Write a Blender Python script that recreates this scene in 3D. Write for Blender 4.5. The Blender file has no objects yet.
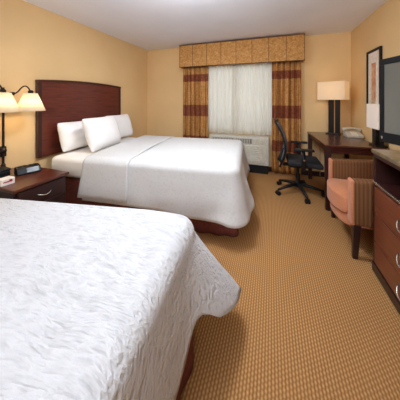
import bpy, bmesh, math, random
from mathutils import Vector, Matrix, noise
PI = math.pi
random.seed(4)
C = bpy.context.scene.collection

# ------------------------------------------------------------------ room dimensions (metres)
XL, XR, YB, YF, H = -2.653, 1.236, 4.013, -2.2, 2.435
CAM_H = 1.306

# ------------------------------------------------------------------ materials
def srgb(r, g, b):
    f = lambda c: (c / 255 / 12.92) if c / 255 <= 0.04045 else ((c / 255 + 0.055) / 1.055) ** 2.4
    return (f(r), f(g), f(b), 1)

class NT:
    def __init__(s, name):
        s.m = bpy.data.materials.new(name); s.m.use_nodes = True
        s.t = s.m.node_tree; s.n = s.t.nodes; s.bsdf = s.n['Principled BSDF']; s.out = s.n['Material Output']
    def add(s, typ, **kw):
        n = s.n.new(typ)
        for k, v in kw.items():
            if hasattr(n, k): setattr(n, k, v)
            else: n.inputs[k.replace('_', ' ')].default_value = v
        return n
    def link(s, a, b): s.t.links.new(a, b)
    def math(s, op, a, b=None):
        n = s.n.new('ShaderNodeMath'); n.operation = op
        for i, v in enumerate((a, b)):
            if v is None: continue
            if isinstance(v, (int, float)): n.inputs[i].default_value = v
            else: s.link(v, n.inputs[i])
        return n.outputs[0]
    def coord(s, scale=(1, 1, 1), rot=(0, 0, 0)):
        tc = s.n.new('ShaderNodeTexCoord'); mp = s.n.new('ShaderNodeMapping')
        mp.inputs['Scale'].default_value = scale; mp.inputs['Rotation'].default_value = rot
        s.link(tc.outputs['Object'], mp.inputs['Vector']); return mp.outputs['Vector']
    def noise(s, vec, scale, detail=3, rough=0.5):
        n = s.n.new('ShaderNodeTexNoise'); n.inputs['Scale'].default_value = scale
        n.inputs['Detail'].default_value = detail; n.inputs['Roughness'].default_value = rough
        s.link(vec, n.inputs['Vector']); return n.outputs['Fac']
    def ramp(s, fac, stops):
        r = s.n.new('ShaderNodeValToRGB'); e = r.color_ramp.elements
        while len(e) < len(stops): e.new(0.5)
        for el, (p, c) in zip(e, stops): el.position = p; el.color = c
        s.link(fac, r.inputs['Fac']); return r.outputs['Color']
    def mix(s, fac, a, b, blend='MIX'):
        n = s.n.new('ShaderNodeMix'); n.data_type = 'RGBA'; n.blend_type = blend
        for v, i in ((fac, 0), (a, 6), (b, 7)):
            if isinstance(v, (int, float, tuple)): n.inputs[i].default_value = v
            else: s.link(v, n.inputs[i])
        return n.outputs[2]
    def bump(s, h, strength=0.3, dist=0.01):
        b = s.n.new('ShaderNodeBump'); b.inputs['Strength'].default_value = strength; b.inputs['Distance'].default_value = dist
        s.link(h, b.inputs['Height']); s.link(b.outputs['Normal'], s.bsdf.inputs['Normal'])
    def base(s, c):
        if isinstance(c, tuple): s.bsdf.inputs['Base Color'].default_value = c
        else: s.link(c, s.bsdf.inputs['Base Color'])
    def set(s, **kw):
        for k, v in kw.items(): s.bsdf.inputs[k.replace('_', ' ')].default_value = v
        return s

def plain(name, col, rough=0.5, metal=0.0, var=0.06, scale=30, bump=0.0, spec=0.5, coat=0.0):
    t = NT(name); v = t.coord(); f = t.noise(v, scale)
    d = tuple(max(0, c * (1 - var * 2)) for c in col[:3]) + (1,)
    l = tuple(min(1, c * (1 + var * 2)) for c in col[:3]) + (1,)
    t.base(t.ramp(f, [(0.3, d), (0.7, l)])); t.set(Roughness=rough, Metallic=metal, Specular_IOR_Level=spec, Coat_Weight=coat)
    if bump: t.bump(f, bump, 0.004)
    return t.m

def wood(name, dark, light, axis='y', rough=0.3, coat=0.15):
    t = NT(name); sc = {'x': (1.2, 16, 16), 'y': (16, 1.2, 16), 'z': (16, 16, 1.2)}[axis]
    v = t.coord(sc); f = t.noise(v, 2.2, 6, 0.6)
    t.base(t.ramp(f, [(0.3, dark), (0.52, light), (0.75, dark)])); t.set(Roughness=rough, Coat_Weight=coat, Coat_Roughness=0.25)
    t.bump(f, 0.06, 0.002); return t.m

M = {}
def wall_mat(name, a, b):
    t = NT(name); v = t.coord(); f = t.noise(v, 2.0, 4); g = t.noise(v, 90, 4)
    c = t.ramp(f, [(0.3, a), (0.7, b)]); t.base(c); t.set(Roughness=0.75, Specular_IOR_Level=0.25); t.bump(g, 0.12, 0.003); return t.m
M['wall'] = wall_mat('wall_paper', srgb(226, 192, 140), srgb(232, 198, 146))
M['ceiling'] = wall_mat('ceiling_paint', srgb(232, 235, 246), srgb(237, 240, 251))
M['cherry'] = wood('cherry_wood', srgb(66, 26, 20), srgb(102, 44, 32), 'y', 0.32)
M['cherry_z'] = wood('cherry_wood_upright', srgb(34, 13, 12), srgb(56, 22, 18), 'z', 0.4)
M['cherry_x'] = wood('cherry_wood_cross', srgb(46, 16, 12), srgb(74, 28, 20), 'x', 0.3)
M['drawer'] = wood('drawer_front_wood', srgb(88, 42, 28), srgb(116, 60, 40), 'y', 0.3, 0.3)
M['espresso'] = wood('espresso_wood', srgb(28, 12, 13), srgb(44, 20, 19), 'y', 0.38, 0.1)
M['nightwood'] = wood('nightstand_top_wood', srgb(54, 21, 14), srgb(84, 38, 24), 'y', 0.3, 0.25)
M['desktop'] = wood('desk_top_wood', srgb(58, 26, 20), srgb(82, 42, 32), 'y', 0.25, 0.3)
M['black'] = plain('black_plastic', srgb(18, 19, 21), 0.5, spec=0.3)
M['blackmetal'] = plain('black_metal', srgb(34, 30, 28), 0.4, 0.5)
M['bronze'] = plain('dark_bronze', srgb(44, 34, 30), 0.4, 0.5)
M['frameblack'] = plain('black_frame', srgb(30, 22, 20), 0.5, spec=0.2)
M['chrome'] = plain('brushed_nickel', srgb(205, 200, 192), 0.25, 0.95)
M['cream'] = plain('cream_plastic', srgb(200, 194, 176), 0.4)
M['whiteplastic'] = plain('white_plastic', srgb(196, 192, 180), 0.45)
M['grille'] = plain('grey_grille', srgb(120, 116, 104), 0.5)
M['mat_board'] = plain('mat_board', srgb(240, 230, 216), 0.8)
M['red'] = plain('red_print', srgb(176, 40, 40), 0.5)
M['white_card'] = plain('white_card', srgb(232, 224, 214), 0.6)
M['display'] = plain('clock_display', srgb(70, 76, 80), 0.25)
M['gasket'] = plain('seam_dark', srgb(86, 52, 24), 0.8)

# carpet: woven loops, light and dark in a brick bond
t = NT('carpet_basket_weave'); v = t.coord((1, 1, 1)); sp = t.add('ShaderNodeSeparateXYZ'); t.link(v, sp.inputs[0])
wx = t.math('MULTIPLY', sp.outputs[0], PI / 0.0155); wy = t.math('MULTIPLY', sp.outputs[1], 2 * PI / 0.021)
alt = t.math('ADD', t.math('MULTIPLY', t.math('MULTIPLY', t.math('SINE', wx), t.math('SINE', wy)), 0.5), 0.5)
rib = t.math('ADD', t.math('MULTIPLY', t.math('COSINE', t.math('MULTIPLY', wx, 2)), -0.5), 0.5)
hgt = t.math('ADD', t.math('MULTIPLY', alt, 0.45), t.math('MULTIPLY', rib, 0.55))
nz = t.noise(v, 220, 3); big = t.noise(v, 3, 3)
fac = t.math('ADD', t.math('MULTIPLY', hgt, 0.8), t.math('MULTIPLY', nz, 0.2))
col = t.ramp(fac, [(0.15, srgb(106, 68, 36)), (0.48, srgb(164, 118, 70)), (0.85, srgb(196, 152, 102))])
col = t.mix(t.math('MULTIPLY', big, 0.25), col, srgb(174, 128, 78)); t.base(col); t.set(Roughness=0.95, Specular_IOR_Level=0.1); t.bump(hgt, 0.5, 0.007)
M['carpet'] = t.m

# white matelasse quilting: stretched ripples
def quilt(name, stretch, scale, strength, dist, a, b):
    t = NT(name); v0 = t.coord(); wn = t.add('ShaderNodeTexNoise'); wn.inputs['Scale'].default_value = 3.0; t.link(v0, wn.inputs['Vector'])
    vm = t.add('ShaderNodeVectorMath', operation='MULTIPLY_ADD'); t.link(wn.outputs['Color'], vm.inputs[0]); vm.inputs[1].default_value = (.12, .12, .12); t.link(v0, vm.inputs[2])
    mp = t.add('ShaderNodeMapping'); mp.inputs['Scale'].default_value = stretch; t.link(vm.outputs[0], mp.inputs['Vector'])
    f = t.noise(mp.outputs['Vector'], scale, 2.5, 0.55); r = t.math('ABSOLUTE', t.math('SUBTRACT', f, 0.5))
    r = t.math('SUBTRACT', 1.0, t.math('MULTIPLY', r, 5.0)); fine = t.noise(v0, 260, 2)
    h = t.math('ADD', r, t.math('MULTIPLY', fine, 0.15))
    t.base(t.ramp(r, [(0.0, a), (0.9, b)])); t.set(Roughness=0.85, Specular_IOR_Level=0.2, Sheen_Weight=0.1); t.bump(h, strength, dist); return t.m
M['matelasse'] = quilt('matelasse_cotton', (0.45, 1.35, 1.0), 27, 0.85, 0.0068, srgb(196, 197, 199), srgb(208, 209, 211))
M['spread'] = quilt('quilted_cotton', (0.8, 1.2, 1.0), 34, 0.12, 0.003, srgb(198, 198, 197), srgb(206, 206, 205))
M['sheet'] = plain('white_sheet', srgb(232, 229, 224), 0.85, var=0.01, scale=8, bump=0.1)
M['pillow'] = plain('white_pillow_case', srgb(236, 234, 232), 0.85, var=0.008, scale=10, bump=0.15)
M['skirt'] = plain('maroon_bed_skirt', srgb(112, 54, 44), 0.85, var=0.12, scale=60, bump=0.2)

# curtains
def tapestry(t, v):
    a = t.noise(v, 40, 5, 0.7); b = t.noise(v, 18, 3)
    return t.ramp(t.math('ADD', t.math('MULTIPLY', a, 0.7), t.math('MULTIPLY', b, 0.3)),
                  [(0.36, srgb(168, 118, 62)), (0.5, srgb(198, 146, 86)), (0.64, srgb(218, 172, 114))])
t = NT('tapestry_gold'); v = t.coord((1, 1, 1)); t.base(tapestry(t, v)); t.set(Roughness=0.8, Specular_IOR_Level=0.2); M['tapestry'] = t.m
t = NT('banded_drape'); v = t.coord(); g = tapestry(t, v); sp = t.add('ShaderNodeSeparateXYZ'); t.link(v, sp.inputs[0]); z = sp.outputs[2]
tot = None
for lo, hi in ((1.685, 1.83), (0.99, 1.215), (0.40, 0.595)):
    k = t.math('MULTIPLY', t.math('GREATER_THAN', z, lo), t.math('LESS_THAN', z, hi)); tot = k if tot is None else t.math('ADD', tot, k)
red = t.ramp(t.noise(v, 30, 5, 0.6), [(0.35, srgb(128, 68, 48)), (0.65, srgb(160, 98, 70))])
st = t.noise(t.coord((34, 1, 0.4)), 1.0, 2); shd = t.ramp(st, [(0.36, srgb(196, 180, 160)), (0.55, srgb(255, 255, 255))])  # vertical streaks: fold shading painted into the drape colour
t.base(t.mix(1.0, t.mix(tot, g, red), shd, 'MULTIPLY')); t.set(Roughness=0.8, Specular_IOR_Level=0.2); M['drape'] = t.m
t = NT('sheer_voile'); v = t.coord(); f = t.noise(v, 40, 2); tr = t.add('ShaderNodeBsdfTranslucent'); df = t.add('ShaderNodeBsdfDiffuse')
tr.inputs['Color'].default_value = srgb(238, 234, 222); df.inputs['Color'].default_value = srgb(228, 224, 212)
ms = t.add('ShaderNodeMixShader'); ms.inputs[0].default_value = 0.45; t.link(df.outputs[0], ms.inputs[1]); t.link(tr.outputs[0], ms.inputs[2])
tp = t.add('ShaderNodeBsdfTransparent'); m2 = t.add('ShaderNodeMixShader'); t.link(t.math('ADD', t.math('MULTIPLY', f, 0.06), 0.03), m2.inputs[0])
t.link(ms.outputs[0], m2.inputs[1]); t.link(tp.outputs[0], m2.inputs[2]); t.link(m2.outputs[0], t.out.inputs['Surface']); M['sheer'] = t.m

def shade_mat(name, col, em, strength, trans=0.5):
    t = NT(name); v = t.coord((1, 1, 1)); f = t.noise(v, 120, 2)
    c = t.ramp(f, [(0.3, tuple(x * 0.96 for x in col[:3]) + (1,)), (0.7, col)])
    tr = t.add('ShaderNodeBsdfTranslucent'); t.link(c, tr.inputs['Color']); t.base(c); t.set(Roughness=0.9, Specular_IOR_Level=0.1)
    t.set(Emission_Color=em, Emission_Strength=strength)
    ms = t.add('ShaderNodeMixShader'); ms.inputs[0].default_value = trans
    t.link(t.bsdf.outputs[0], ms.inputs[1]); t.link(tr.outputs[0], ms.inputs[2]); t.link(ms.outputs[0], t.out.inputs['Surface']); return t.m
M['shade'] = shade_mat('linen_shade', srgb(240, 226, 204), srgb(255, 226, 186), 0.22)
M['shade_lit'] = shade_mat('parchment_shade', srgb(240, 228, 206), srgb(255, 232, 196), 0.22)

# armchair fabrics
t = NT('peach_chenille'); v = t.coord(); f = t.noise(v, 220, 3); t.base(t.ramp(f, [(0.3, srgb(176, 110, 74)), (0.7, srgb(198, 132, 94))])); t.set(Roughness=0.9, Sheen_Weight=0.2, Specular_IOR_Level=0.15); t.bump(f, 0.3, 0.003); M['peach'] = t.m
t = NT('striped_upholstery'); v = t.coord(); sp = t.add('ShaderNodeSeparateXYZ'); t.link(v, sp.inputs[0])
s1 = t.math('SINE', t.math('MULTIPLY', sp.outputs[0], 2 * PI / 0.028)); s2 = t.math('SINE', t.math('MULTIPLY', sp.outputs[0], 2 * PI / 0.011))
f = t.math('ADD', t.math('MULTIPLY', s1, 0.2), t.math('ADD', t.math('MULTIPLY', s2, 0.12), 0.5))
t.base(t.ramp(f, [(0.1, srgb(80, 54, 34)), (0.5, srgb(110, 74, 46)), (0.9, srgb(132, 90, 58))])); t.set(Roughness=0.9, Specular_IOR_Level=0.15); M['stripe'] = t.m
t = NT('mesh_fabric'); v = t.coord((1, 1, 1)); f = t.noise(v, 300, 2); t.base(t.ramp(f, [(0.35, srgb(66, 68, 76)), (0.65, srgb(120, 122, 132))])); t.set(Roughness=0.7); M['mesh'] = t.m
M['seatfabric'] = plain('black_seat_fabric', srgb(30, 30, 33), 0.85, scale=200)
t = NT('stone_laminate'); v = t.coord(); a = t.noise(v, 9, 6, 0.7); b = t.noise(v, 70, 4)
t.base(t.ramp(t.math('ADD', t.math('MULTIPLY', a, 0.7), t.math('MULTIPLY', b, 0.3)), [(0.35, srgb(76, 62, 44)), (0.5, srgb(116, 96, 68)), (0.66, srgb(140, 120, 88))])); t.set(Roughness=0.3, Coat_Weight=0.2); M['stone'] = t.m
t = NT('dark_tv_glass'); v = t.coord(); f = t.noise(v, 2, 2); t.base(t.ramp(f, [(0.3, srgb(92, 92, 86)), (0.7, srgb(104, 104, 97))])); t.set(Roughness=0.28, Specular_IOR_Level=0.6); M['screen'] = t.m
M['tvcase'] = plain('charcoal_tv_case', srgb(18, 19, 22), 0.5, spec=0.2)
t = NT('abstract_print'); v = t.coord((1, 1, 1)); a = t.noise(v, 9, 4, 0.6); sp = t.add('ShaderNodeSeparateXYZ'); t.link(v, sp.inputs[0])
bot = t.math('LESS_THAN', sp.outputs[2], 0.09)
c = t.ramp(a, [(0.32, srgb(224, 196, 156)), (0.5, srgb(214, 158, 118)), (0.66, srgb(190, 112, 76))])
t.base(t.mix(t.math('MULTIPLY', bot, 0.75), c, srgb(70, 52, 40))); t.set(Roughness=0.5); M['print'] = t.m
t = NT('window_glass'); gl = t.add('ShaderNodeBsdfTransparent'); gs = t.add('ShaderNodeBsdfGlossy'); fr = t.add('ShaderNodeFresnel'); ms = t.add('ShaderNodeMixShader')
gs.inputs['Roughness'].default_value = 0.02; t.link(fr.outputs[0], ms.inputs[0]); t.link(gl.outputs[0], ms.inputs[1]); t.link(gs.outputs[0], ms.inputs[2]); t.link(ms.outputs[0], t.out.inputs['Surface']); M['glass'] = t.m

# ------------------------------------------------------------------ mesh helpers
def BM(): return bmesh.new()
def box(bm, x0, x1, y0, y1, z0, z1, mat=None):
    vs = [bm.verts.new(p) for p in ((x0, y0, z0), (x1, y0, z0), (x1, y1, z0), (x0, y1, z0), (x0, y0, z1), (x1, y0, z1), (x1, y1, z1), (x0, y1, z1))]
    if mat:
        for v in vs: v.co = mat @ v.co
    for f in ((0, 3, 2, 1), (4, 5, 6, 7), (0, 1, 5, 4), (1, 2, 6, 5), (2, 3, 7, 6), (3, 0, 4, 7)): bm.faces.new([vs[i] for i in f])
def frustum(bm, c0, s0, c1, s1):
    vs = []
    for c, s in ((c0, s0), (c1, s1)):
        for dx, dy in ((-1, -1), (1, -1), (1, 1), (-1, 1)): vs.append(bm.verts.new((c[0] + dx * s[0] / 2, c[1] + dy * s[1] / 2, c[2])))
    for f in ((0, 3, 2, 1), (4, 5, 6, 7), (0, 1, 5, 4), (1, 2, 6, 5), (2, 3, 7, 6), (3, 0, 4, 7)): bm.faces.new([vs[i] for i in f])
def ring(bm, pts): return [bm.verts.new(p) for p in pts]
def bridge(bm, a, b, closed=True):
    n = len(a)
    for i in range(n if closed else n - 1):
        j = (i + 1) % n; bm.faces.new((a[i], a[j], b[j], b[i]))
def lathe(bm, prof, c=(0, 0, 0), n=24, cap=True):
    rs = []
    for r, z in prof: rs.append(ring(bm, [(c[0] + r * math.cos(2 * PI * i / n), c[1] + r * math.sin(2 * PI * i / n), c[2] + z) for i in range(n)]))
    for a, b in zip(rs, rs[1:]): bridge(bm, a, b)
    if cap: bm.faces.new(rs[0][::-1]); bm.faces.new(rs[-1])
def tube(bm, pts, r, n=10, rad=None):
    pts = [Vector(p) for p in pts]; rs = []; up = Vector((0, 0, 1))
    for i, p in enumerate(pts):
        d = (pts[min(i + 1, len(pts) - 1)] - pts[max(i - 1, 0)]).normalized()
        a = d.cross(up); a = a.normalized() if a.length > 1e-3 else Vector((1, 0, 0))
        if i and a.dot(pa) < 0: a = -a
        pa = a; b = d.cross(a).normalized(); q = rad[i] if rad else r
        rs.append(ring(bm, [p + a * q * math.cos(2 * PI * k / n) + b * q * math.sin(2 * PI * k / n) for k in range(n)]))
    for a, b in zip(rs, rs[1:]): bridge(bm, a, b)
    bm.faces.new(rs[0][::-1]); bm.faces.new(rs[-1])
def arc(p0, p1, p2, n=12):
    p0, p1, p2 = map(Vector, (p0, p1, p2)); out = []
    for i in range(n + 1):
        s = i / n; out.append(p0 * (1 - s) ** 2 + p1 * 2 * s * (1 - s) + p2 * s * s)
    return out
def obj(name, bm, mat, parent=None, bevel=0, smooth=False, loc=None, rot=None, solid=0, sub=0, seg=2):
    bmesh.ops.recalc_face_normals(bm, faces=bm.faces[:])
    me = bpy.data.meshes.new(name); bm.to_mesh(me); bm.free()
    o = bpy.data.objects.new(name, me); C.objects.link(o); me.materials.append(mat)
    if parent is not None: o.parent = parent
    if loc is not None: o.location = loc
    if rot is not None: o.rotation_euler = rot
    if smooth:
        for p in me.polygons: p.use_smooth = True
    if solid: m = o.modifiers.new('thick', 'SOLIDIFY'); m.thickness = solid; m.offset = 0
    if sub: m = o.modifiers.new('sub', 'SUBSURF'); m.levels = sub; m.render_levels = sub
    if bevel:
        m = o.modifiers.new('bevel', 'BEVEL'); m.width = bevel; m.segments = seg; m.limit_method = 'ANGLE'; m.harden_normals = False
    return o
def tag(o, label, cat, group=None):
    o['label'] = label; o['category'] = cat
    if group: o['group'] = group
    return o
def thing(name, label, cat, loc=(0, 0, 0), rz=0, group=None):
    o = bpy.data.objects.new(name, None); C.objects.link(o); o.location = loc; o.rotation_euler = (0, 0, rz); o.empty_display_size = 0.1
    return tag(o, label, cat, group)
def struct(name, bm, mat, parent=None, **kw):
    o = obj(name, bm, mat, parent, **kw)
    if parent is None: o['kind'] = 'structure'
    return o

# ------------------------------------------------------------------ room shell
T = 0.12
b = BM(); box(b, XL - T, XR + T, YF - T, YB + T, -0.1, 0); struct('floor', b, M['carpet'])
b = BM(); box(b, XL - T, XR + T, YF - T, YB + T, H, H + 0.1); struct('ceiling', b, M['ceiling'])
b = BM(); box(b, XL - T, XL, YF, YB, 0, H); struct('wall_left', b, M['wall'])
b = BM(); box(b, XR, XR + T, YF, YB, 0, H); struct('wall_right', b, M['wall'])
b = BM(); box(b, XL - T, XR + T, YF - T, YF, 0, H); struct('wall_front', b, M['wall'])
WX0, WX1, WZ0, WZ1 = -1.36, 0.06, 0.70, 2.0
b = BM()
box(b, XL - T, WX0, YB, YB + T, 0, H); box(b, WX1, XR + T, YB, YB + T, 0, H)
box(b, WX0, WX1, YB, YB + T, 0, WZ0); box(b, WX0, WX1, YB, YB + T, WZ1, H)
struct('wall_back', b, M['wall'])
b = BM(); box(b, XL + 0.012, XR - 0.012, YB - 0.012, YB - 0.0005, 0.001, 0.085); struct('baseboard_back', b, M['espresso'], bevel=0.004)
b = BM(); box(b, XL + 0.0005, XL + 0.012, YF + 0.02, YB - 0.014, 0.001, 0.085); struct('baseboard_left', b, M['espresso'], bevel=0.004)
b = BM(); box(b, XR - 0.012, XR - 0.0005, YF + 0.02, YB - 0.014, 0.001, 0.085); struct('baseboard_right', b, M['espresso'], bevel=0.004)
win = bpy.data.objects.new('window_1', None); C.objects.link(win); win.location = ((WX0 + WX1) / 2, YB + 0.06, WZ0); win['kind'] = 'structure'
b = BM(); w = (WX1 - WX0) / 2 - 0.002; hh = WZ1 - WZ0 - 0.002
box(b, -w, w, -0.03, 0.03, 0.002, 0.05); box(b, -w, w, -0.03, 0.03, hh - 0.05, hh); box(b, -w, -w + 0.05, -0.03, 0.03, 0.05, hh - 0.05); box(b, w - 0.05, w, -0.03, 0.03, 0.05, hh - 0.05); box(b, -0.025, 0.025, -0.03, 0.03, 0.05, hh - 0.05)
struct('window_frame', b, M['whiteplastic'], win)
b = BM(); box(b, -w + 0.05, w - 0.05, -0.004, 0.004, 0.05, hh - 0.05); struct('window_pane', b, M['glass'], win)

# ------------------------------------------------------------------ window dressing
val = thing('valance', 'boxed gold tapestry valance with vertical seams above the window', 'valance', (-0.615, YB, 1.975))
vw, vd, vh = 1.14, 0.215, H - 1.975 - 0.025
b = BM(); box(b, -vw, vw, -vd, -vd + 0.025, 0, vh); box(b, -vw, -vw + 0.025, -vd + 0.025, -0.001, 0, vh); box(b, vw - 0.025, vw, -vd + 0.025, -0.001, 0, vh); box(b, -vw + 0.025, vw - 0.025, -vd + 0.025, -0.001, vh - 0.02, vh)
obj('face_board', b, M['tapestry'], val, bevel=0.006)
for i in range(9):
    b = BM(); x = -vw + 2 * vw * i / 8; x = min(max(x, -vw + 0.004), vw - 0.004); box(b, x - 0.0035, x + 0.0035, -vd - 0.004, -vd + 0.002, 0.002, vh - 0.002); obj('seam', b, M['gasket'], val)
b = BM(); box(b, -vw - 0.003, vw + 0.003, -vd - 0.006, -vd + 0.004, -0.008, 0.006); obj('bottom_welt', b, M['gasket'], val, bevel=0.002)
b = BM(); box(b, -vw - 0.003, vw + 0.003, -vd - 0.006, -vd + 0.004, vh - 0.007, vh + 0.005); obj('top_welt', b, M['gasket'], val, bevel=0.002)

def folds(name, x0, x1, y, z0, z1, nf, amp, mat, thick, seed, gather=0.9):
    rnd = random.Random(seed); b = BM(); nx, nz = nf * 12, 18; ph = [rnd.uniform(-0.5, 0.5) for _ in range(nf + 2)]
    rows = []
    for k in range(nz + 1):
        s = k / nz; row = []
        for i in range(nx + 1):
            u = i / nx; q = u * nf; j = int(q); p = ph[j] + (ph[j + 1] - ph[j]) * (q - j)
            a = amp * (0.75 + 0.35 * s) * (0.8 + 0.4 * noise.noise(Vector((q * 0.7, seed, 0))))
            yy = y + a * math.sin(2 * PI * q + p * s * 1.6) + 0.006 * noise.noise(Vector((q * 1.3, s * 3, seed)))
            xx = x0 + (x1 - x0) * u + 0.008 * math.sin(4 * PI * q + p)
            row.append(b.verts.new((xx, yy, z1 + (z0 - z1) * s)))
        rows.append(row)
    for r0, r1 in zip(rows, rows[1:]): bridge(b, r0, r1, False)
    return obj(name, b, mat, None, smooth=True, solid=thick)
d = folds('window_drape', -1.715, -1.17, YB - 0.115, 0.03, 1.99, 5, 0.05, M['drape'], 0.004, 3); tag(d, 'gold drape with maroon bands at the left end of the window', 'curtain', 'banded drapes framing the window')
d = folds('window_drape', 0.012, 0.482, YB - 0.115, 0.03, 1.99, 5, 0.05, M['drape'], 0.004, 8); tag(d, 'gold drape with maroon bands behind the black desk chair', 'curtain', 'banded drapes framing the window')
d = folds('sheer_curtain', -1.22, 0.05, YB - 0.045, 0.666, 2.05, 16, 0.022, M['sheer'], 0, 5); tag(d, 'white pleated sheer curtain hanging between the two banded drapes', 'sheer curtain')

ac = thing('air_conditioner', 'white wall air conditioner unit below the sheer curtain', 'air conditioner', (-0.585, YB - 0.22, 0))
b = BM(); box(b, -0.545, 0.545, 0.0, 0.205, 0.15, 0.65); obj('housing', b, M['whiteplastic'], ac, bevel=0.018, seg=3)
b = BM(); box(b, -0.50, 0.50, -0.012, 0.004, 0.19, 0.50); obj('front_panel', b, M['cream'], ac, bevel=0.01)
b = BM()
for k in range(7): box(b, -0.46, 0.46, -0.018, -0.008, 0.225 + k * 0.036, 0.238 + k * 0.036)
obj('intake_grille', b, M['whiteplastic'], ac, bevel=0.003)
for x0, x1 in ((-0.48, -0.06), (-0.04, 0.25)):
    b = BM(); box(b, x0, x1, -0.006, 0.004, 0.53, 0.61); vg = obj('air_vent', b, M['grille'], ac)
    b = BM()
    for k in range(int((x1 - x0) / 0.03)): box(b, x0 + 0.008 + k * 0.03, x0 + 0.018 + k * 0.03, -0.012, -0.004, 0.532, 0.608)
    obj('louvre', b, M['whiteplastic'], vg)
b = BM(); box(b, 0.29, 0.49, -0.01, 0.004, 0.53, 0.612); obj('control_door', b, M['cream'], ac, bevel=0.006)
b = BM(); box(b, -0.53, 0.53, 0.03, 0.2, 0.0, 0.15); obj('base_skirt', b, M['black'], ac, bevel=0.005)

# ------------------------------------------------------------------ beds
def perimeter(x0, L, hw, rc, step=0.03):
    """open U: near side from head to foot, foot, far side back to head -> (x, y, nx, ny, s)"""
    segs = []; s = 0; out = []
    def line(ax, ay, bx, by, nx, ny):
        nonlocal s; n = max(2, int(math.hypot(bx - ax, by - ay) / step))
        for i in range(n): f = i / n; out.append((ax + (bx - ax) * f, ay + (by - ay) * f, nx, ny, s + f * math.hypot(bx - ax, by - ay)))
        s += math.hypot(bx - ax, by - ay)
    def corner(cx, cy, a0):
        nonlocal s; n = 9
        for i in range(n): a = a0 + i / n * PI / 2; out.append((cx + rc * math.cos(a), cy + rc * math.sin(a), math.cos(a), math.sin(a), s + i / n * rc * PI / 2))
        s += rc * PI / 2
    line(x0, -hw, L - rc, -hw, 0, -1); c1 = s + rc * PI / 4; corner(L - rc, -hw + rc, -PI / 2)
    line(L, -hw + rc, L, hw - rc, 1, 0); c2 = s + rc * PI / 4; corner(L - rc, hw - rc, 0)
    line(L - rc, hw, x0, hw, 0, 1); out.append((x0, hw, 0, 1, s))
    return out, c1, c2

def coverlet(x0, L, hw, zt, zhem, flares, seed, rc=0.1, r=0.07, off=0.0, fold=0.006, bf=0.035, fexp=1.35, crown=0.012, head_drop=0.0):
    """cloth over a mattress; flares: list of (which corner 1/2, offset along hem, width, amount, lower)"""
    P, c1, c2 = perimeter(x0, L, hw, rc); bm = BM(); nt, nr, nd = 14, 7, 16; cols = []
    sx = L - hw
    for (x, y, nx, ny, s) in P:
        fl = 0.0; low = 0.0
        for (c, o, wd, am, lw) in flares:
            dlt = s - (c1 if c == 1 else c2) - o; g = math.exp(-(dlt / wd) ** 2) if wd > 0 else math.exp(-abs(dlt / wd) ** 1.2); fl += am * g; low += lw * g
        col = []; spx = min(x, sx)
        for k in range(nt):                                   # top, spine -> edge
            f = k / nt; px = spx + (x - nx * r - spx) * f; py = (y - ny * r) * f
            z = zt + off + crown * (1 - f * f) + 0.008 * noise.noise(Vector((px * 2.2, py * 2.2, seed))) + 0.003 * noise.noise(Vector((px * 7, py * 7, seed + 4)))
            z -= head_drop * max(0, 1 - (px - x0) / 1.95)
            col.append((px, py, z))
        ze = zt + off - head_drop * max(0, 1 - (x - x0) / 1.95)
        for k in range(nr):                                   # rounded shoulder
            a = k / nr * PI / 2; q = (r + off) * math.sin(a) - r
            col.append((x + nx * q, y + ny * q, ze - r * (1 - math.cos(a))))
        z1 = zhem - low + 0.012 * noise.noise(Vector((s * 1.7, seed, 2)))
        for k in range(nd + 1):                               # drop
            f = k / nd; z = ze - r + (z1 - ze + r) * f
            o = off + bf * f + fl * f ** fexp + fold * f * math.sin(s * 13 + 2 * noise.noise(Vector((s, seed, 0)))) + 0.010 * f * noise.noise(Vector((s * 5, f * 3, seed)))
            col.append((x + nx * o, y + ny * o, z))
        cols.append([bm.verts.new(p) for p in col])
    for a, b_ in zip(cols, cols[1:]): bridge(bm, a, b_, False)
    bmesh.ops.remove_doubles(bm, verts=bm.verts[:], dist=0.0004)
    return bm

def bed_skirt(L, hw, z0, z1, seed):
    P, c1, c2 = perimeter(0.14, L, hw, 0.05, 0.02); bm = BM(); cols = []
    for (x, y, nx, ny, s) in P:
        col = []
        for k in range(9):
            f = k / 8; o = 0.012 * f * math.sin(s * 34 + 1.5 * math.sin(s * 3)) + 0.02 * f
            col.append(bm.verts.new((x + nx * o, y + ny * o, z1 + (z0 - z1) * f)))
        cols.append(col)
    for a, b_ in zip(cols, cols[1:]): bridge(bm, a, b_, False)
    return bm

def soft_box(bm, x0, x1, y0, y1, z0, z1, r, n=5):
    box(bm, x0, x1, y0, y1, z0, z1); bmesh.ops.bevel(bm, geom=bm.edges[:], offset=r, segments=n, profile=0.5, affect='EDGES')

def bed(label, loc, rz, L, hw, drop=0.0, sk=-0.03, tuck=0.03):
    t = thing('bed', label, 'bed', loc, rz)
    b = BM(); soft_box(b, 0.09, L - 0.03, -hw + 0.03, hw - 0.03, 0.42, 0.655, 0.06)
    for v_ in b.verts:
        if v_.co.z > 0.5: v_.co.z -= drop * max(0, 1 - v_.co.x / 1.95)
    obj('mattress', b, M['sheet'], t, smooth=True)
    b = BM(); soft_box(b, 0.15, L - 0.05, -hw + 0.02 + tuck, hw - 0.02 - tuck, 0.13, 0.42, 0.02, 2); obj('box_spring', b, M['skirt'], t)
    obj('bed_skirt', bed_skirt(L + sk, hw - tuck, 0.012, 0.44, 1), M['skirt'], t, smooth=True, solid=0.004)
    for x in (0.25, L - 0.2):
        for y in (-hw + 0.15, hw - 0.15): b = BM(); lathe(b, [(0.02, 0), (0.028, 0.13)], (x, y, 0), 12); obj('leg', b, M['black'], t)
    return t
RB = math.radians(4); RB2 = math.radians(6)
B2 = (-2.60, 2.36, 0); B1 = (-2.60, 0.17, 0)
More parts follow.
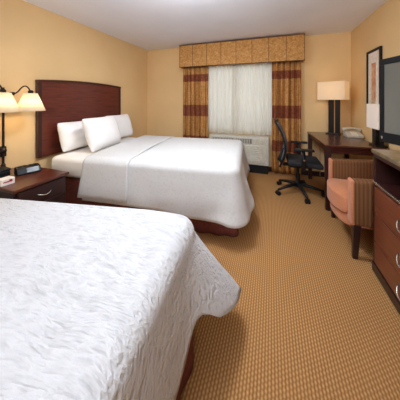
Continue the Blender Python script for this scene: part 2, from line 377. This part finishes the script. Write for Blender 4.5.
bed('far bed under a smooth white coverlet, nearer the window', B2, RB2, 2.25, 0.72, tuck=0.09)
bed('near bed under a rippled white coverlet, in the foreground', B1, RB, 2.23, 0.74, 0.155, 0.026)
b = coverlet(0.62, 2.265, 0.73, 0.682, 0.245, [(1, -0.02, 0.10, 0.03, 0.02), (1, -0.3, 0.35, 0.0, 0.045), (1, 0.32, 0.30, 0.10, 0.02), (2, -0.05, 0.35, 0.06, 0.0)], 2, fold=0.002, fexp=1.15)
o = obj('bedspread', b, M['spread'], None, smooth=True, solid=0.012, loc=B2, rot=(0, 0, RB2)); tag(o, 'smooth white bedspread draped over the far bed, grey in its shaded side', 'bedspread')
# the turned-back band at its head end
def turned_band():
    bm = BM(); rows = []; hw = 0.73; zt = 0.692; r = 0.07
    for i in range(25):
        f = i / 24; col = []
        prof = []
        for k in range(9): prof.append((-1, 0.27 + (zt - r - 0.27) * k / 8, None))
        path = [(-hw - 0.05 + 0.03 * k / 8, 0.275 + (zt - r - 0.275) * k / 8) for k in range(9)]
        path += [(-hw + r - (r + 0.02) * math.cos(a * PI / 12), zt - r + r * math.sin(a * PI / 12)) for a in range(1, 7)]
        path += [(-hw + r + (2 * hw - 2 * r) * k / 24, zt + 0.014 * (1 - (2 * k / 24 - 1) ** 2)) for k in range(1, 25)]
        path += [(hw - r + (r + 0.02) * math.sin(a * PI / 12), zt - r + r * math.cos(a * PI / 12)) for a in range(1, 7)]
        path += [(hw + 0.02 + 0.03 * k / 8, zt - r + (0.275 - zt + r) * k / 8) for k in range(1, 9)]
        for (y, z) in path:
            x = 0.61 + 0.54 * f - 0.03 * (y + hw) / (2 * hw) + 0.05 * max(0, (0.6 - z)) * (f - 0.5) * (5 if f < 0.5 else 1)
            col.append(bm.verts.new((x, y, z + 0.006 * noise.noise(Vector((x * 4, y * 4, 7))) + (0.004 if f > 0.9 else 0))))
        rows.append(col)
    for a, c in zip(rows, rows[1:]): bridge(bm, a, c, False)
    return bm
obj('turned_back_band', turned_band(), M['spread'], o, smooth=True, solid=0.008)
b = coverlet(0.05, 2.272, 0.75, 0.682, 0.195, [(2, 0.0, -0.075, 0.33, 0.05), (2, -0.15, 0.10, 0.0, -0.11), (1, -0.03, -0.07, 0.25, 0.04)], 11, fold=0.003, bf=0.02, fexp=1.08, crown=0.01, head_drop=0.135)
o = obj('bedspread', b, M['matelasse'], None, smooth=True, solid=0.012, loc=B1, rot=(0, 0, RB)); tag(o, 'white rippled matelasse bedspread filling the foreground, corner flaring out over the carpet', 'bedspread')

def pillow(label, loc, rot, w, h, t, seed):
    bm = BM(); n = 22; top = []; bot = []
    for j in range(n + 1):
        rt, rb = [], []
        for i in range(n + 1):
            u = -1 + 2 * i / n; v = -1 + 2 * j / n
            k = 1 - 0.10 * (1 - abs(u) ** 2.0) * abs(v) ** 3 ; k2 = 1 - 0.08 * (1 - abs(v) ** 2.0) * abs(u) ** 3
            x = u * w / 2 * k2 * (1 - 0.07 * v ** 4); y = v * h / 2 * k * (1 - 0.07 * u ** 4)
            e = max(0.0, (1 - abs(u) ** 2.6)) ** 0.55 * max(0.0, (1 - abs(v) ** 2.6)) ** 0.55
            wr = 0.010 * noise.noise(Vector((u * 2.5, v * 2.5, seed))) + 0.004 * noise.noise(Vector((u * 7, v * 7, seed)))
            z = t / 2 * e
            edge = i in (0, n) or j in (0, n)
            a = bm.verts.new((x, y, z + wr * e)); rt.append(a)
            rb.append(a if edge else bm.verts.new((x, y, -z + wr * e)))
        top.append(rt); bot.append(rb)
    for j in range(n):
        for i in range(n):
            bm.faces.new((top[j][i], top[j][i + 1], top[j + 1][i + 1], top[j + 1][i]))
            f = (bot[j][i], bot[j + 1][i], bot[j + 1][i + 1], bot[j][i + 1])
            try: bm.faces.new(f)
            except ValueError: pass
    o = obj('pillow', bm, M['pillow'], None, smooth=True, sub=1, loc=loc, rot=rot)
    return tag(o, label, 'pillow', 'white pillows on the far bed')
# local x = width (room Y), local y = height (leaning), local z = thickness (room +X)
def prot(lean, yaw): return (Matrix.Rotation(yaw, 4, 'Z') @ Matrix.Rotation(-lean, 4, 'Y') @ Matrix(((0, 0, 1, 0), (1, 0, 0, 0), (0, 1, 0, 0), (0, 0, 0, 1)))).to_euler()
pillow('white pillow on the far bed, leftmost and nearest the nightstand', (-2.45, 2.10, 0.85), prot(0.26, 0.05), 0.62, 0.40, 0.20, 1)
pillow('plump white pillow on the far bed, in front between the other two', (-2.17, 2.225, 0.875), prot(0.34, 0.14), 0.66, 0.47, 0.22, 5)
pillow('white pillow on the far bed, rightmost and nearest the window wall', (-2.42, 2.85, 0.868), prot(0.30, 0.0), 0.58, 0.44, 0.20, 9)

hb = thing('headboard', 'dark cherry wood headboard fixed to the wall behind the far bed', 'headboard', (XL, 2.375, 0))
def slab_y(bm, hw, z0, z1, x0, x1, arch):
    n = 24; fr, bk = [], []
    pts = [(-hw, z0), (hw, z0)] + [(hw - 2 * hw * i / n, z1 + arch * (1 - (1 - 2 * i / n) ** 2)) for i in range(n + 1)]
    fr = ring(bm, [(x1, y, z) for y, z in pts]); bk = ring(bm, [(x0, y, z) for y, z in pts])
    bridge(bm, fr, bk); bm.faces.new(fr); bm.faces.new(bk[::-1])
b = BM(); slab_y(b, 0.698, 0.625, 1.535, 0.001, 0.05, 0.03); obj('panel', b, M['cherry'], hb, bevel=0.005)
b = BM(); n = 24
for i in range(n):
    y0 = -0.704 + 1.408 * i / n; y1 = -0.704 + 1.408 * (i + 1) / n; f = lambda y: 1.522 + 0.03 * (1 - (y / 0.704) ** 2)
    vs = []
    for y in (y0, y1):
        for x, dz in ((0.001, 0), (0.062, 0), (0.062, 0.03), (0.001, 0.03)): vs.append(b.verts.new((x, y, f(y) + dz)))
    for q in ((0, 4, 5, 1), (1, 5, 6, 2), (2, 6, 7, 3), (3, 7, 4, 0)): b.faces.new([vs[k] for k in q])
    if i == 0: b.faces.new(vs[0:4])
    if i == n - 1: b.faces.new(vs[4:8])
bmesh.ops.remove_doubles(b, verts=b.verts[:], dist=0.0005); obj('top_rail', b, M['cherry_x'], hb)
for s in (-1, 1): b = BM(); box(b, 0.001, 0.058, s * 0.682 - 0.022, s * 0.682 + 0.022, 0.62, 1.53); obj('stile', b, M['cherry_z'], hb, bevel=0.006)

# ------------------------------------------------------------------ nightstand and what is on it
NZ = 0.578; NX = -1.955
ns = thing('nightstand', 'dark cherry nightstand with one bow handle drawer, between the beds', 'nightstand', (XL + 0.012, 1.315, 0))
dep = NX - XL - 0.012
b = BM(); box(b, 0.0, dep, -0.24, 0.24, NZ - 0.028, NZ); obj('top', b, M['nightwood'], ns, bevel=0.006)
b = BM(); box(b, 0.005, dep - 0.03, -0.225, 0.225, 0.04, NZ - 0.028); obj('carcass', b, M['espresso'], ns, bevel=0.004)
b = BM(); box(b, 0.02, dep - 0.05, -0.21, 0.21, 0.0, 0.04); obj('plinth', b, M['black'], ns)
def bow(bm, x, y0, y1, z, out=0.028, drop=0.0, r=0.0045):
    tube(bm, [(x + out * math.sin(PI * i / 14) ** 0.6, y0 + (y1 - y0) * i / 14, z - drop * math.sin(PI * i / 14)) for i in range(15)], r, 8)
for z0, z1 in ((0.385, 0.535), (0.225, 0.378), (0.06, 0.218)):
    b = BM(); box(b, dep - 0.03, dep - 0.008, -0.205, 0.205, z0, z1); dr = obj('drawer', b, M['espresso'], ns, bevel=0.005)
    b = BM(); bow(b, dep - 0.009, -0.06, 0.06, (z0 + z1) / 2 + 0.01, 0.03, 0.018); hd = obj('handle', b, M['chrome'], dr, smooth=True); hd['label'] = 'bright nickel bow handle'

lamp = thing('wall_lamp', 'twin arm bronze wall lamp with two cream cone shades above the nightstand', 'lamp', (XL, 1.345, 0))
b = BM(); lathe(b, [(0.011, 0.60), (0.011, 1.44)], (0.035, 0, 0), 12); obj('pole', b, M['bronze'], lamp, smooth=False)
b = BM(); lathe(b, [(0.016, 0.60), (0.02, 0.61), (0.02, 0.64), (0.012, 0.655)], (0.035, 0, 0), 16); obj('end_cap', b, M['bronze'], lamp)
b = BM(); box(b, 0.001, 0.03, -0.035, 0.035, 0.72, 0.83); obj('wall_plate', b, M['bronze'], lamp, bevel=0.01)
b = BM(); lathe(b, [(0.006, 0), (0.024, 0.012), (0.027, 0.03), (0.02, 0.05), (0.006, 0.06)], (0.04, 0, 0.76), 16); obj('knob', b, M['bronze'], lamp, smooth=True)
b = BM(); tube(b, [(0.05, -0.09, 1.375), (0.05, 0.06, 1.375)], 0.008); box(b, 0.035, 0.065, 0.055, 0.085, 1.36, 1.395); box(b, 0.035, 0.065, -0.115, -0.085, 1.36, 1.395); obj('cross_bar', b, M['bronze'], lamp)
for s, yc, ya in ((1, 0.135, 0.07), (-1, -0.105, -0.10)):
    b = BM(); p = arc((0.055, ya, 1.38), (0.10, ya + 0.01, 1.37), (0.125, (ya + yc) / 2, 1.43), 8) + arc((0.125, (ya + yc) / 2, 1.43), (0.17, yc - 0.0, 1.50), (0.23, yc, 1.40), 12)[1:]
    tube(b, p, 0.007); a = obj('arm', b, M['bronze'], lamp, smooth=True)
    b = BM(); lathe(b, [(0.022, 0), (0.024, 0.03), (0.014, 0.04)], (0.235, yc, 1.375), 16); obj('socket', b, M['bronze'], a)
    b = BM(); lathe(b, [(0.058, 0.185), (0.128, 0.0)], (0.235, yc, 1.195), 40, cap=False); obj('shade', b, M['shade_lit'], lamp, smooth=True, solid=0.003)

ck = thing('clock_radio', 'black clock radio with a grey display on the nightstand', 'clock', (-2.32, 1.395, NZ), -0.3)
def wedge(bm, pts, y0, y1):
    a = ring(bm, [(x, y0, z) for x, z in pts]); c = ring(bm, [(x, y1, z) for x, z in pts]); bridge(bm, a, c); bm.faces.new(a[::-1]); bm.faces.new(c)
b = BM(); wedge(b, [(-0.06, 0), (0.06, 0), (0.062, 0.012), (0.03, 0.062), (-0.04, 0.07), (-0.06, 0.05)], -0.095, 0.095); obj('case', b, M['black'], ck, bevel=0.009, seg=3)
b = BM(); wedge(b, [(0.0605, 0.018), (0.0355, 0.057), (0.0335, 0.055), (0.0585, 0.016)], -0.02, 0.075); obj('display', b, M['display'], ck)
b = BM()
for k in range(4): box(b, -0.035, -0.015, -0.07 + k * 0.04, -0.045 + k * 0.04, 0.064, 0.074)
obj('button_row', b, M['blackmetal'], ck, bevel=0.002)
bx = thing('stationery_box', 'black box beside the clock radio on the nightstand, under the lamp', 'box', (-2.45, 1.205, NZ), -0.1)
b = BM(); box(b, -0.07, 0.07, -0.08, 0.08, 0.0, 0.055); obj('body', b, M['black'], bx, bevel=0.008)
b = BM(); box(b, -0.074, 0.074, -0.084, 0.084, 0.055, 0.078); obj('lid', b, M['black'], bx, bevel=0.008)
nc = thing('note_box', 'small white box with a red mark at the front of the nightstand', 'box', (-2.18, 1.135, NZ), 0.0)
b = BM(); box(b, -0.04, 0.04, -0.05, 0.05, 0, 0.055); obj('carton', b, M['white_card'], nc, bevel=0.004)
b = BM(); box(b, 0.04, 0.0412, -0.035, 0.03, 0.024, 0.034); box(b, 0.04, 0.0412, 0.008, 0.03, 0.034, 0.044); obj('red_mark', b, M['red'], nc)

# ------------------------------------------------------------------ desk
DR = math.radians(1.5)
desk = thing('desk', 'dark cherry writing desk against the right wall behind the armchair', 'desk', (0.60, 2.785, 0), DR)
DW, DL, DZ = 0.595, 1.10, 0.78
b = BM(); box(b, 0, DW, 0, DL, DZ - 0.025, DZ); obj('top', b, M['desktop'], desk, bevel=0.005)
b = BM(); box(b, 0.03, DW - 0.03, 0.03, 0.055, DZ - 0.10, DZ - 0.025); box(b, 0.03, DW - 0.03, DL - 0.055, DL - 0.03, DZ - 0.10, DZ - 0.025)
box(b, 0.03, 0.055, 0.055, DL - 0.055, DZ - 0.10, DZ - 0.025); box(b, DW - 0.055, DW - 0.03, 0.055, DL - 0.055, DZ - 0.10, DZ - 0.025); obj('apron', b, M['cherry_x'], desk, bevel=0.003)
b = BM(); box(b, 0.062, DW - 0.062, 0.016, 0.030, DZ - 0.045, DZ - 0.03); obj('apron_moulding', b, M['cherry_x'], desk, bevel=0.003)
for x in (0.037, DW - 0.037):
    for y in (0.037, DL - 0.037): b = BM(); frustum(b, (x, y, 0), (0.05, 0.05), (x, y, DZ - 0.025), (0.062, 0.062)); obj('leg', b, M['cherry_z'], desk, bevel=0.004)

# desk lamps: square linen shade on two upright dark slabs
def slab_lamp(label, loc, rz, sw, sd, z0, z1, slabs, matshade):
    t = thing('table_lamp', label, 'lamp', loc, rz)
    b = BM(); box(b, -0.09, 0.09, -0.055, 0.055, 0, 0.018); obj('base', b, M['blackmetal'], t, bevel=0.004)
    for x0, x1, y0, y1 in slabs: b = BM(); box(b, x0, x1, y0, y1, 0.018, z0 + 0.03); obj('post', b, M['blackmetal'], t, bevel=0.003)
    b = BM(); tube(b, [(0, 0, z0), (0, 0, (z0 + z1) / 2 - 0.03)], 0.012); obj('socket', b, M['blackmetal'], t)
    b = BM(); r0 = ring(b, [(sx * sw / 2, sy * sd / 2, z0) for sx, sy in ((-1, -1), (1, -1), (1, 1), (-1, 1))]); r1 = ring(b, [(sx * sw / 2, sy * sd / 2, z1) for sx, sy in ((-1, -1), (1, -1), (1, 1), (-1, 1))]); bridge(b, r0, r1)
    obj('shade', b, matshade, t, solid=0.003)
    return t
slab_lamp('desk lamp with a lit rectangular shade in the corner by the window wall', (0.915, 3.73, DZ), -0.5, 0.36, 0.28, 0.535, 0.815, ((-0.06, 0.012, -0.03, 0.0), (0.03, 0.095, -0.03, 0.0)), M['shade'])
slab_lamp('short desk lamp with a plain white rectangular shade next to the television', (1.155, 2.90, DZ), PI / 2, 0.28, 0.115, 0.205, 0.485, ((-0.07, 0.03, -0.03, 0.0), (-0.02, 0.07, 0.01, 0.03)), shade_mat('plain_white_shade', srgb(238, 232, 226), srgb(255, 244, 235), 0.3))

ph = thing('telephone', 'cream desk telephone at the back of the desk', 'telephone', (1.112, 3.52, DZ), 0.05)
b = BM(); wedge(b, [(-0.085, 0), (0.085, 0), (0.085, 0.085), (0.0, 0.06), (-0.085, 0.03)], -0.10, 0.10)
bmesh.ops.rotate(b, verts=b.verts[:], cent=(0, 0, 0), matrix=Matrix.Rotation(PI / 2, 3, 'Z')); obj('body', b, M['cream'], ph, bevel=0.008)
b = BM(); tube(b, arc((-0.115, 0.05, 0.105), (0, 0.05, 0.135), (0.115, 0.05, 0.105), 10), 0.017); lathe(b, [(0.026, 0), (0.028, 0.02)], (-0.095, 0.05, 0.082), 14); lathe(b, [(0.026, 0), (0.028, 0.02)], (0.095, 0.05, 0.082), 14); obj('handset', b, M['cream'], ph, smooth=True)
b = BM()
for i in range(3):
    for j in range(4): box(b, -0.04 + i * 0.028, -0.02 + i * 0.028, -0.078 + j * 0.022, -0.063 + j * 0.022, 0.03, 0.044 + j * 0.008)
obj('keypad', b, M['mat_board'], ph)
for x, lab in ((0.78, 'pale cord hanging down the wall under the desk, left of the pair'), (0.86, 'pale cord hanging down the wall under the desk, right of the pair')):
    b = BM(); tube(b, [(x, YB - 0.018, 0.72), (x + 0.004, YB - 0.02, 0.5), (x - 0.006, YB - 0.018, 0.3), (x + 0.004, YB - 0.022, 0.02)], 0.007); tag(obj('power_cord', b, M['cream'], None, smooth=True), lab, 'cord', 'cords under the desk')

pic = thing('framed_picture', 'tall framed abstract print in orange tones on the right wall', 'picture', (XR, 3.175, 1.13))
pw, phh = 0.186, 0.82
b = BM(); fwid = 0.03
box(b, -0.028, -0.001, -pw, pw, 0, fwid); box(b, -0.028, -0.001, -pw, pw, phh - fwid, phh); box(b, -0.028, -0.001, -pw, -pw + fwid, fwid, phh - fwid); box(b, -0.028, -0.001, pw - fwid, pw, fwid, phh - fwid); obj('frame', b, M['frameblack'], pic, bevel=0.004)
b = BM(); box(b, -0.014, -0.002, -pw + fwid, pw - fwid, fwid, phh - fwid); obj('mat_board', b, M['mat_board'], pic)
b = BM(); box(b, -0.016, -0.0141, -0.05, 0.06, 0.12, phh - 0.17); obj('print', b, M['print'], pic)

# ------------------------------------------------------------------ desk chair
ch = thing('desk_chair', 'black swivel desk chair with a curved mesh back, pulled up to the desk', 'chair', (0.355, 3.21, 0), 0.0)
for a in (212, 284, 356, 68, 140):
    a = math.radians(a); dx, dy = math.cos(a), math.sin(a)
    b = BM(); tube(b, [(dx * 0.03, dy * 0.03, 0.125), (dx * 0.18, dy * 0.18, 0.105), (dx * 0.31, dy * 0.31, 0.075)], 0.02, 10, [0.026, 0.021, 0.015]); arm = obj('base_arm', b, M['black'], ch, smooth=True)
    b = BM(); px, py = -dy, dx
    for s in (-1, 1):
        c = Vector((dx * 0.315 + px * s * 0.016, dy * 0.315 + py * s * 0.016, 0.03)); rs = []
        for off in (-0.009, 0.009): rs.append(ring(b, [c + Vector((px, py, 0)) * off + Vector((dx * math.cos(q), dy * math.cos(q), math.sin(q))) * 0.0295 for q in [2 * PI * k / 16 for k in range(16)]]))
        bridge(b, *rs); b.faces.new(rs[0]); b.faces.new(rs[1])
    tube(b, [(dx * 0.315, dy * 0.315, 0.028), (dx * 0.315, dy * 0.315, 0.085)], 0.008); obj('caster', b, M['black'], arm)
b = BM(); lathe(b, [(0.045, 0.09), (0.045, 0.15), (0.03, 0.16), (0.03, 0.27), (0.02, 0.275), (0.02, 0.38)], n=20); obj('gas_column', b, M['black'], ch)
b = BM(); soft_box(b, -0.12, 0.12, -0.09, 0.09, 0.37, 0.425, 0.015, 2); tube(b, [(0.05, -0.08, 0.40), (0.08, -0.24, 0.385)], 0.007); obj('tilt_mechanism', b, M['black'], ch)
b = BM(); soft_box(b, -0.15, 0.28, -0.22, 0.22, 0.43, 0.505, 0.03, 4)
for v_ in b.verts:
    if v_.co.x > 0.1: v_.co.z -= 0.025 * ((v_.co.x - 0.1) / 0.17) ** 2
obj('seat', b, M['seatfabric'], ch, smooth=True)
def back_x(z): # side profile of the mesh back
    pts = [(0.38, -0.215), (0.50, -0.17), (0.62, -0.14), (0.72, -0.142), (0.85, -0.18), (0.96, -0.235), (1.035, -0.285)]
    for (z0, x0), (z1, x1) in zip(pts, pts[1:]):
        if z <= z1: f = (z - z0) / (z1 - z0); return x0 + (x1 - x0) * f
    return pts[-1][1]
b = BM(); rows = []
for k in range(23):
    z = 0.40 + 0.61 * k / 22; w_ = 0.19 + 0.035 * math.sin(PI * (k / 22) ** 0.8); rows.append([b.verts.new((back_x(z) - 0.04 * (i / 10) ** 2, w_ * i / 10, z)) for i in range(-10, 11)])
for r0, r1 in zip(rows, rows[1:]): bridge(b, r0, r1, False)
bk = obj('backrest', b, M['mesh'], ch, smooth=True, solid=0.012)
b = BM(); loop = []
for k in range(23): z = 0.40 + 0.61 * k / 22; w_ = 0.19 + 0.035 * math.sin(PI * (k / 22) ** 0.8); loop.append((back_x(z) - 0.04, w_, z))
top = [(back_x(1.015) - 0.04 * (i / 6) ** 2, 0.19 * i / 6, 1.02) for i in range(5, -6, -1)]
tube(b, loop + top + [(x, -y, z) for x, y, z in loop[::-1]], 0.013, 8); obj('back_frame', b, M['black'], bk, smooth=True)
b = BM(); tube(b, [(-0.03, 0, 0.40), (-0.19, 0, 0.39), (-0.25, 0, 0.45), (-0.195, 0, 0.62)], 0.02, 8, [0.026, 0.026, 0.024, 0.015]); obj('back_bracket', b, M['black'], ch, smooth=True)
for s in (-1, 1):
    b = BM(); tube(b, [(0.03, s * 0.10, 0.415), (0.035, s * 0.25, 0.41), (0.04, s * 0.27, 0.45), (0.035, s * 0.27, 0.655)], 0.02, 8, [0.02, 0.024, 0.03, 0.022]); ar = obj('armrest', b, M['black'], ch, smooth=True)
    b = BM(); soft_box(b, -0.08, 0.16, s * 0.27 - 0.04, s * 0.27 + 0.04, 0.652, 0.678, 0.011, 3); obj('arm_pad', b, M['black'], ar, smooth=True)
    b = BM(); tube(b, [(0.04, s * 0.285, 0.54), (0.04, s * 0.304, 0.54)], 0.012, 12); k_ = obj('adjuster_button', b, M['chrome'], ar); k_['label'] = 'small bright adjuster button'

# ------------------------------------------------------------------ armchair
AY0, AY1 = 1.985, 2.715
ac2 = thing('armchair', 'peach upholstered armchair with striped arms between the dresser and desk', 'armchair', (0.62, (AY0 + AY1) / 2, 0))
hw = (AY1 - AY0) / 2; AD = 0.60
for s in (-1, 1):
    b = BM(); soft_box(b, 0.0, AD - 0.02, s * (hw - 0.05) - 0.05, s * (hw - 0.05) + 0.05, 0.285, 0.652, 0.03, 4)
    for v_ in b.verts:
        if v_.co.z > 0.5: v_.co.z += 0.03 * (v_.co.x / AD)
    am = obj('arm', b, M['stripe'], ac2, smooth=True)
    b = BM(); soft_box(b, -0.006, 0.022, s * (hw - 0.05) - 0.048, s * (hw - 0.05) + 0.048, 0.288, 0.652, 0.012, 3); ap = obj('arm_front', b, M['peach'], am, smooth=True); ap['label'] = 'plain peach front panel of the striped arm'
b = BM(); soft_box(b, AD - 0.12, AD, -hw + 0.10, hw - 0.10, 0.20, 0.70, 0.035, 4); obj('backrest', b, M['stripe'], ac2, smooth=True)
def bowfront(z0, z1, x_in, bow_, w_, r):
    bm = BM(); n = 16; pts = [(x_in, -w_), (x_in, w_)]
    pts = [(AD - 0.13, -w_)] + [(x_in - bow_ * (1 - abs(-1 + 2 * i / n) ** 2.4), -w_ + 2 * w_ * i / n) for i in range(n + 1)] + [(AD - 0.13, w_)]
    a = ring(bm, [(x, y, z0) for x, y in pts]); c = ring(bm, [(x, y, z1) for x, y in pts]); bridge(bm, a, c); bm.faces.new(a[::-1]); bm.faces.new(c)
    bmesh.ops.bevel(bm, geom=[e for e in bm.edges if abs(e.verts[0].co.z - e.verts[1].co.z) < 1e-4], offset=r, segments=4, profile=0.5, affect='EDGES'); return bm
obj('seat_cushion', bowfront(0.325, 0.462, 0.0, 0.085, hw - 0.103, 0.03), M['peach'], ac2, smooth=True)
obj('seat_base', bowfront(0.225, 0.32, 0.02, 0.075, hw - 0.103, 0.015), M['peach'], ac2, smooth=True)
for sx, x in ((0, 0.045), (1, AD - 0.05)):
    for s in (-1, 1): b = BM(); y = s * (hw - 0.05); frustum(b, (x - 0.012 + 0.03 * sx, y, 0), (0.036, 0.036), (x, y, 0.29), (0.055, 0.055)); obj('leg', b, M['espresso'], ac2, bevel=0.004)

# ------------------------------------------------------------------ dresser, television
DX, DY0, DY1, DH = 0.742, 0.30, 1.935, 0.933
dr = thing('dresser', 'tall cherry dresser with stone top, open shelf and nickel handles along the right wall', 'dresser', (DX, DY0, 0))
dd = XR - DX - 0.014; dl = DY1 - DY0
b = BM(); box(b, -0.012, dd, -0.01, dl + 0.008, DH - 0.03, DH); obj('top', b, M['stone'], dr, bevel=0.005)
b = BM(); box(b, 0.0, dd, 0, 0.025, 0.07, DH - 0.03); box(b, 0.0, dd, dl - 0.025, dl, 0.07, DH - 0.03); box(b, dd - 0.015, dd, 0.025, dl - 0.025, 0.07, DH - 0.03)
box(b, 0.004, dd - 0.015, 0.025, dl - 0.025, 0.66, 0.682); box(b, 0.004, dd - 0.015, dl / 2 - 0.012, dl / 2 + 0.012, 0.07, DH - 0.03); box(b, 0.012, dd - 0.015, 0.025, dl - 0.025, 0.07, 0.10); box(b, 0.0, 0.02, 0.025, dl - 0.025, DH - 0.06, DH - 0.03)
obj('carcass', b, M['cherry_z'], dr, bevel=0.002)
b = BM(); box(b, -0.008, dd, -0.006, dl + 0.006, 0, 0.07); obj('plinth', b, M['espresso'], dr, bevel=0.004)
b = BM(); box(b, -0.008, 0.006, 0.0, dl, 0.676, 0.69); sl = obj('shelf_edge', b, M['chrome'], dr, bevel=0.002); sl['label'] = 'thin pale metal edge of the open shelf'
for y0, y1 in ((0.03, dl / 2 - 0.014), (dl / 2 + 0.014, dl - 0.03)):
    for z0, z1 in ((0.462, 0.655), (0.252, 0.455), (0.082, 0.245)):
        b = BM(); box(b, -0.006, 0.012, y0, y1, z0, z1); w_ = obj('drawer', b, M['drawer'], dr, bevel=0.004)
        b = BM(); ym = (y0 + y1) / 2; bow(b, -0.006, ym - 0.07, ym + 0.07, (z0 + z1) / 2 + 0.015, -0.03, 0.035, 0.0048); hd = obj('handle', b, M['chrome'], w_, smooth=True); hd['label'] = 'bright nickel bow handle'

tv = thing('television', 'charcoal flat screen television standing on the dresser', 'television', (0.965, 1.515, DH), math.radians(19))
# local y along the screen, -x is the viewing side
tw, th, tz = 0.475, 0.628, 0.058
b = BM(); soft_box(b, -0.02, 0.045, -tw, tw, tz, tz + th, 0.01, 2); obj('case', b, M['tvcase'], tv)
b = BM(); box(b, -0.026, -0.012, -tw, tw, tz + th - 0.045, tz + th); box(b, -0.026, -0.012, -tw, tw, tz, tz + 0.075); box(b, -0.026, -0.012, -tw, -tw + 0.04, tz + 0.075, tz + th - 0.045); box(b, -0.026, -0.012, tw - 0.04, tw, tz + 0.075, tz + th - 0.045); obj('bezel', b, M['tvcase'], tv, bevel=0.004)
b = BM(); box(b, -0.021, -0.0195, -tw + 0.04, tw - 0.04, tz + 0.075, tz + th - 0.045); obj('screen', b, M['screen'], tv)
b = BM(); box(b, -0.0275, -0.026, tw - 0.03, tw - 0.018, tz + 0.025, tz + 0.045); s_ = obj('indicator', b, M['chrome'], tv); s_['label'] = 'small pale indicator on the bezel corner'
b = BM(); box(b, -0.005, 0.035, -0.06, 0.06, 0.015, tz + 0.05); obj('neck', b, M['black'], tv, bevel=0.005)
b = BM(); soft_box(b, -0.10, 0.10, -0.22, 0.22, 0.0, 0.018, 0.006, 2); obj('stand', b, M['black'], tv)

# ------------------------------------------------------------------ light
def light(name, typ, loc, energy, col, rot=(0, 0, 0), size=None, sizey=None, radius=None):
    l = bpy.data.lights.new(name, typ); l.energy = energy; l.color = col
    if typ == 'AREA':
        l.shape = 'RECTANGLE'; l.size = size; l.size_y = sizey or size
    elif radius: l.shadow_soft_size = radius
    o = bpy.data.objects.new(name, l); C.objects.link(o); o.location = loc; o.rotation_euler = rot; return o
def aim(p, q): return (Vector(q) - Vector(p)).to_track_quat('-Z', 'Y').to_euler()
p = (0.1, -1.7, 1.9); k = light('fill_spot', 'SPOT', p, 215, (0.88, 0.94, 1.0), aim(p, (-0.75, 4.0, 1.75)), radius=0.45); k.data.spot_size = math.radians(78); k.data.spot_blend = 0.6  # added fill spot, aimed past the near bed to brighten the far walls
light('fill_bounce', 'AREA', (-0.2, -0.6, 1.75), 21, (0.88, 0.94, 1.0), (PI, 0, 0), 0.9, 0.9)  # added upward fill behind the camera, for soft light from above
light('fill_bounce_far', 'AREA', (-0.6, 1.25, 2.05), 24, (0.88, 0.94, 1.0), (PI * 0.96, 0, 0), 0.5, 0.5)  # added upward fill hung above the view, brightens the far ceiling
light('overhead_fill', 'AREA', (-0.75, 1.9, 2.425), 34, (0.88, 0.94, 1.0), (0, 0, 0), 0.4, 0.4)  # added overhead fill out of view, not a fixture of the room
p = (-0.65, YB + 0.5, 1.5); light('window_daylight', 'AREA', p, 16, (0.95, 0.98, 1.0), aim(p, (-0.65, 3, 1.3)), 1.6, 1.5)
for y in (1.48, 1.24): light('wall_lamp_bulb', 'POINT', (XL + 0.235, y, 1.27), 2.2, (1, 0.82, 0.56), radius=0.03)
light('desk_lamp_bulb', 'POINT', (0.915, 3.73, DZ + 0.66), 1.0, (1, 0.78, 0.5), radius=0.04)
w_ = bpy.data.worlds.new('world'); bpy.context.scene.world = w_; w_.use_nodes = True
bg = w_.node_tree.nodes['Background']; bg.inputs['Color'].default_value = (0.85, 0.9, 1, 1); bg.inputs['Strength'].default_value = 0.5

# ------------------------------------------------------------------ camera
cd = bpy.data.cameras.new('camera'); cam = bpy.data.objects.new('camera', cd); C.objects.link(cam)
cam.location = (0, 0, CAM_H); cam.rotation_euler = (PI / 2, 0, math.atan(71.4 / 206))
cd.sensor_width = 36; cd.lens = 36 * 206 / 400; cd.shift_y = -99.6 / 400; cd.clip_start = 0.02
sc = bpy.context.scene; sc.camera = cam
sc.view_settings.view_transform = 'Standard'; sc.view_settings.look = 'None'; sc.view_settings.exposure = 0.0
sc.cycles.max_bounces = 10; sc.cycles.diffuse_bounces = 6; sc.cycles.use_denoising = True
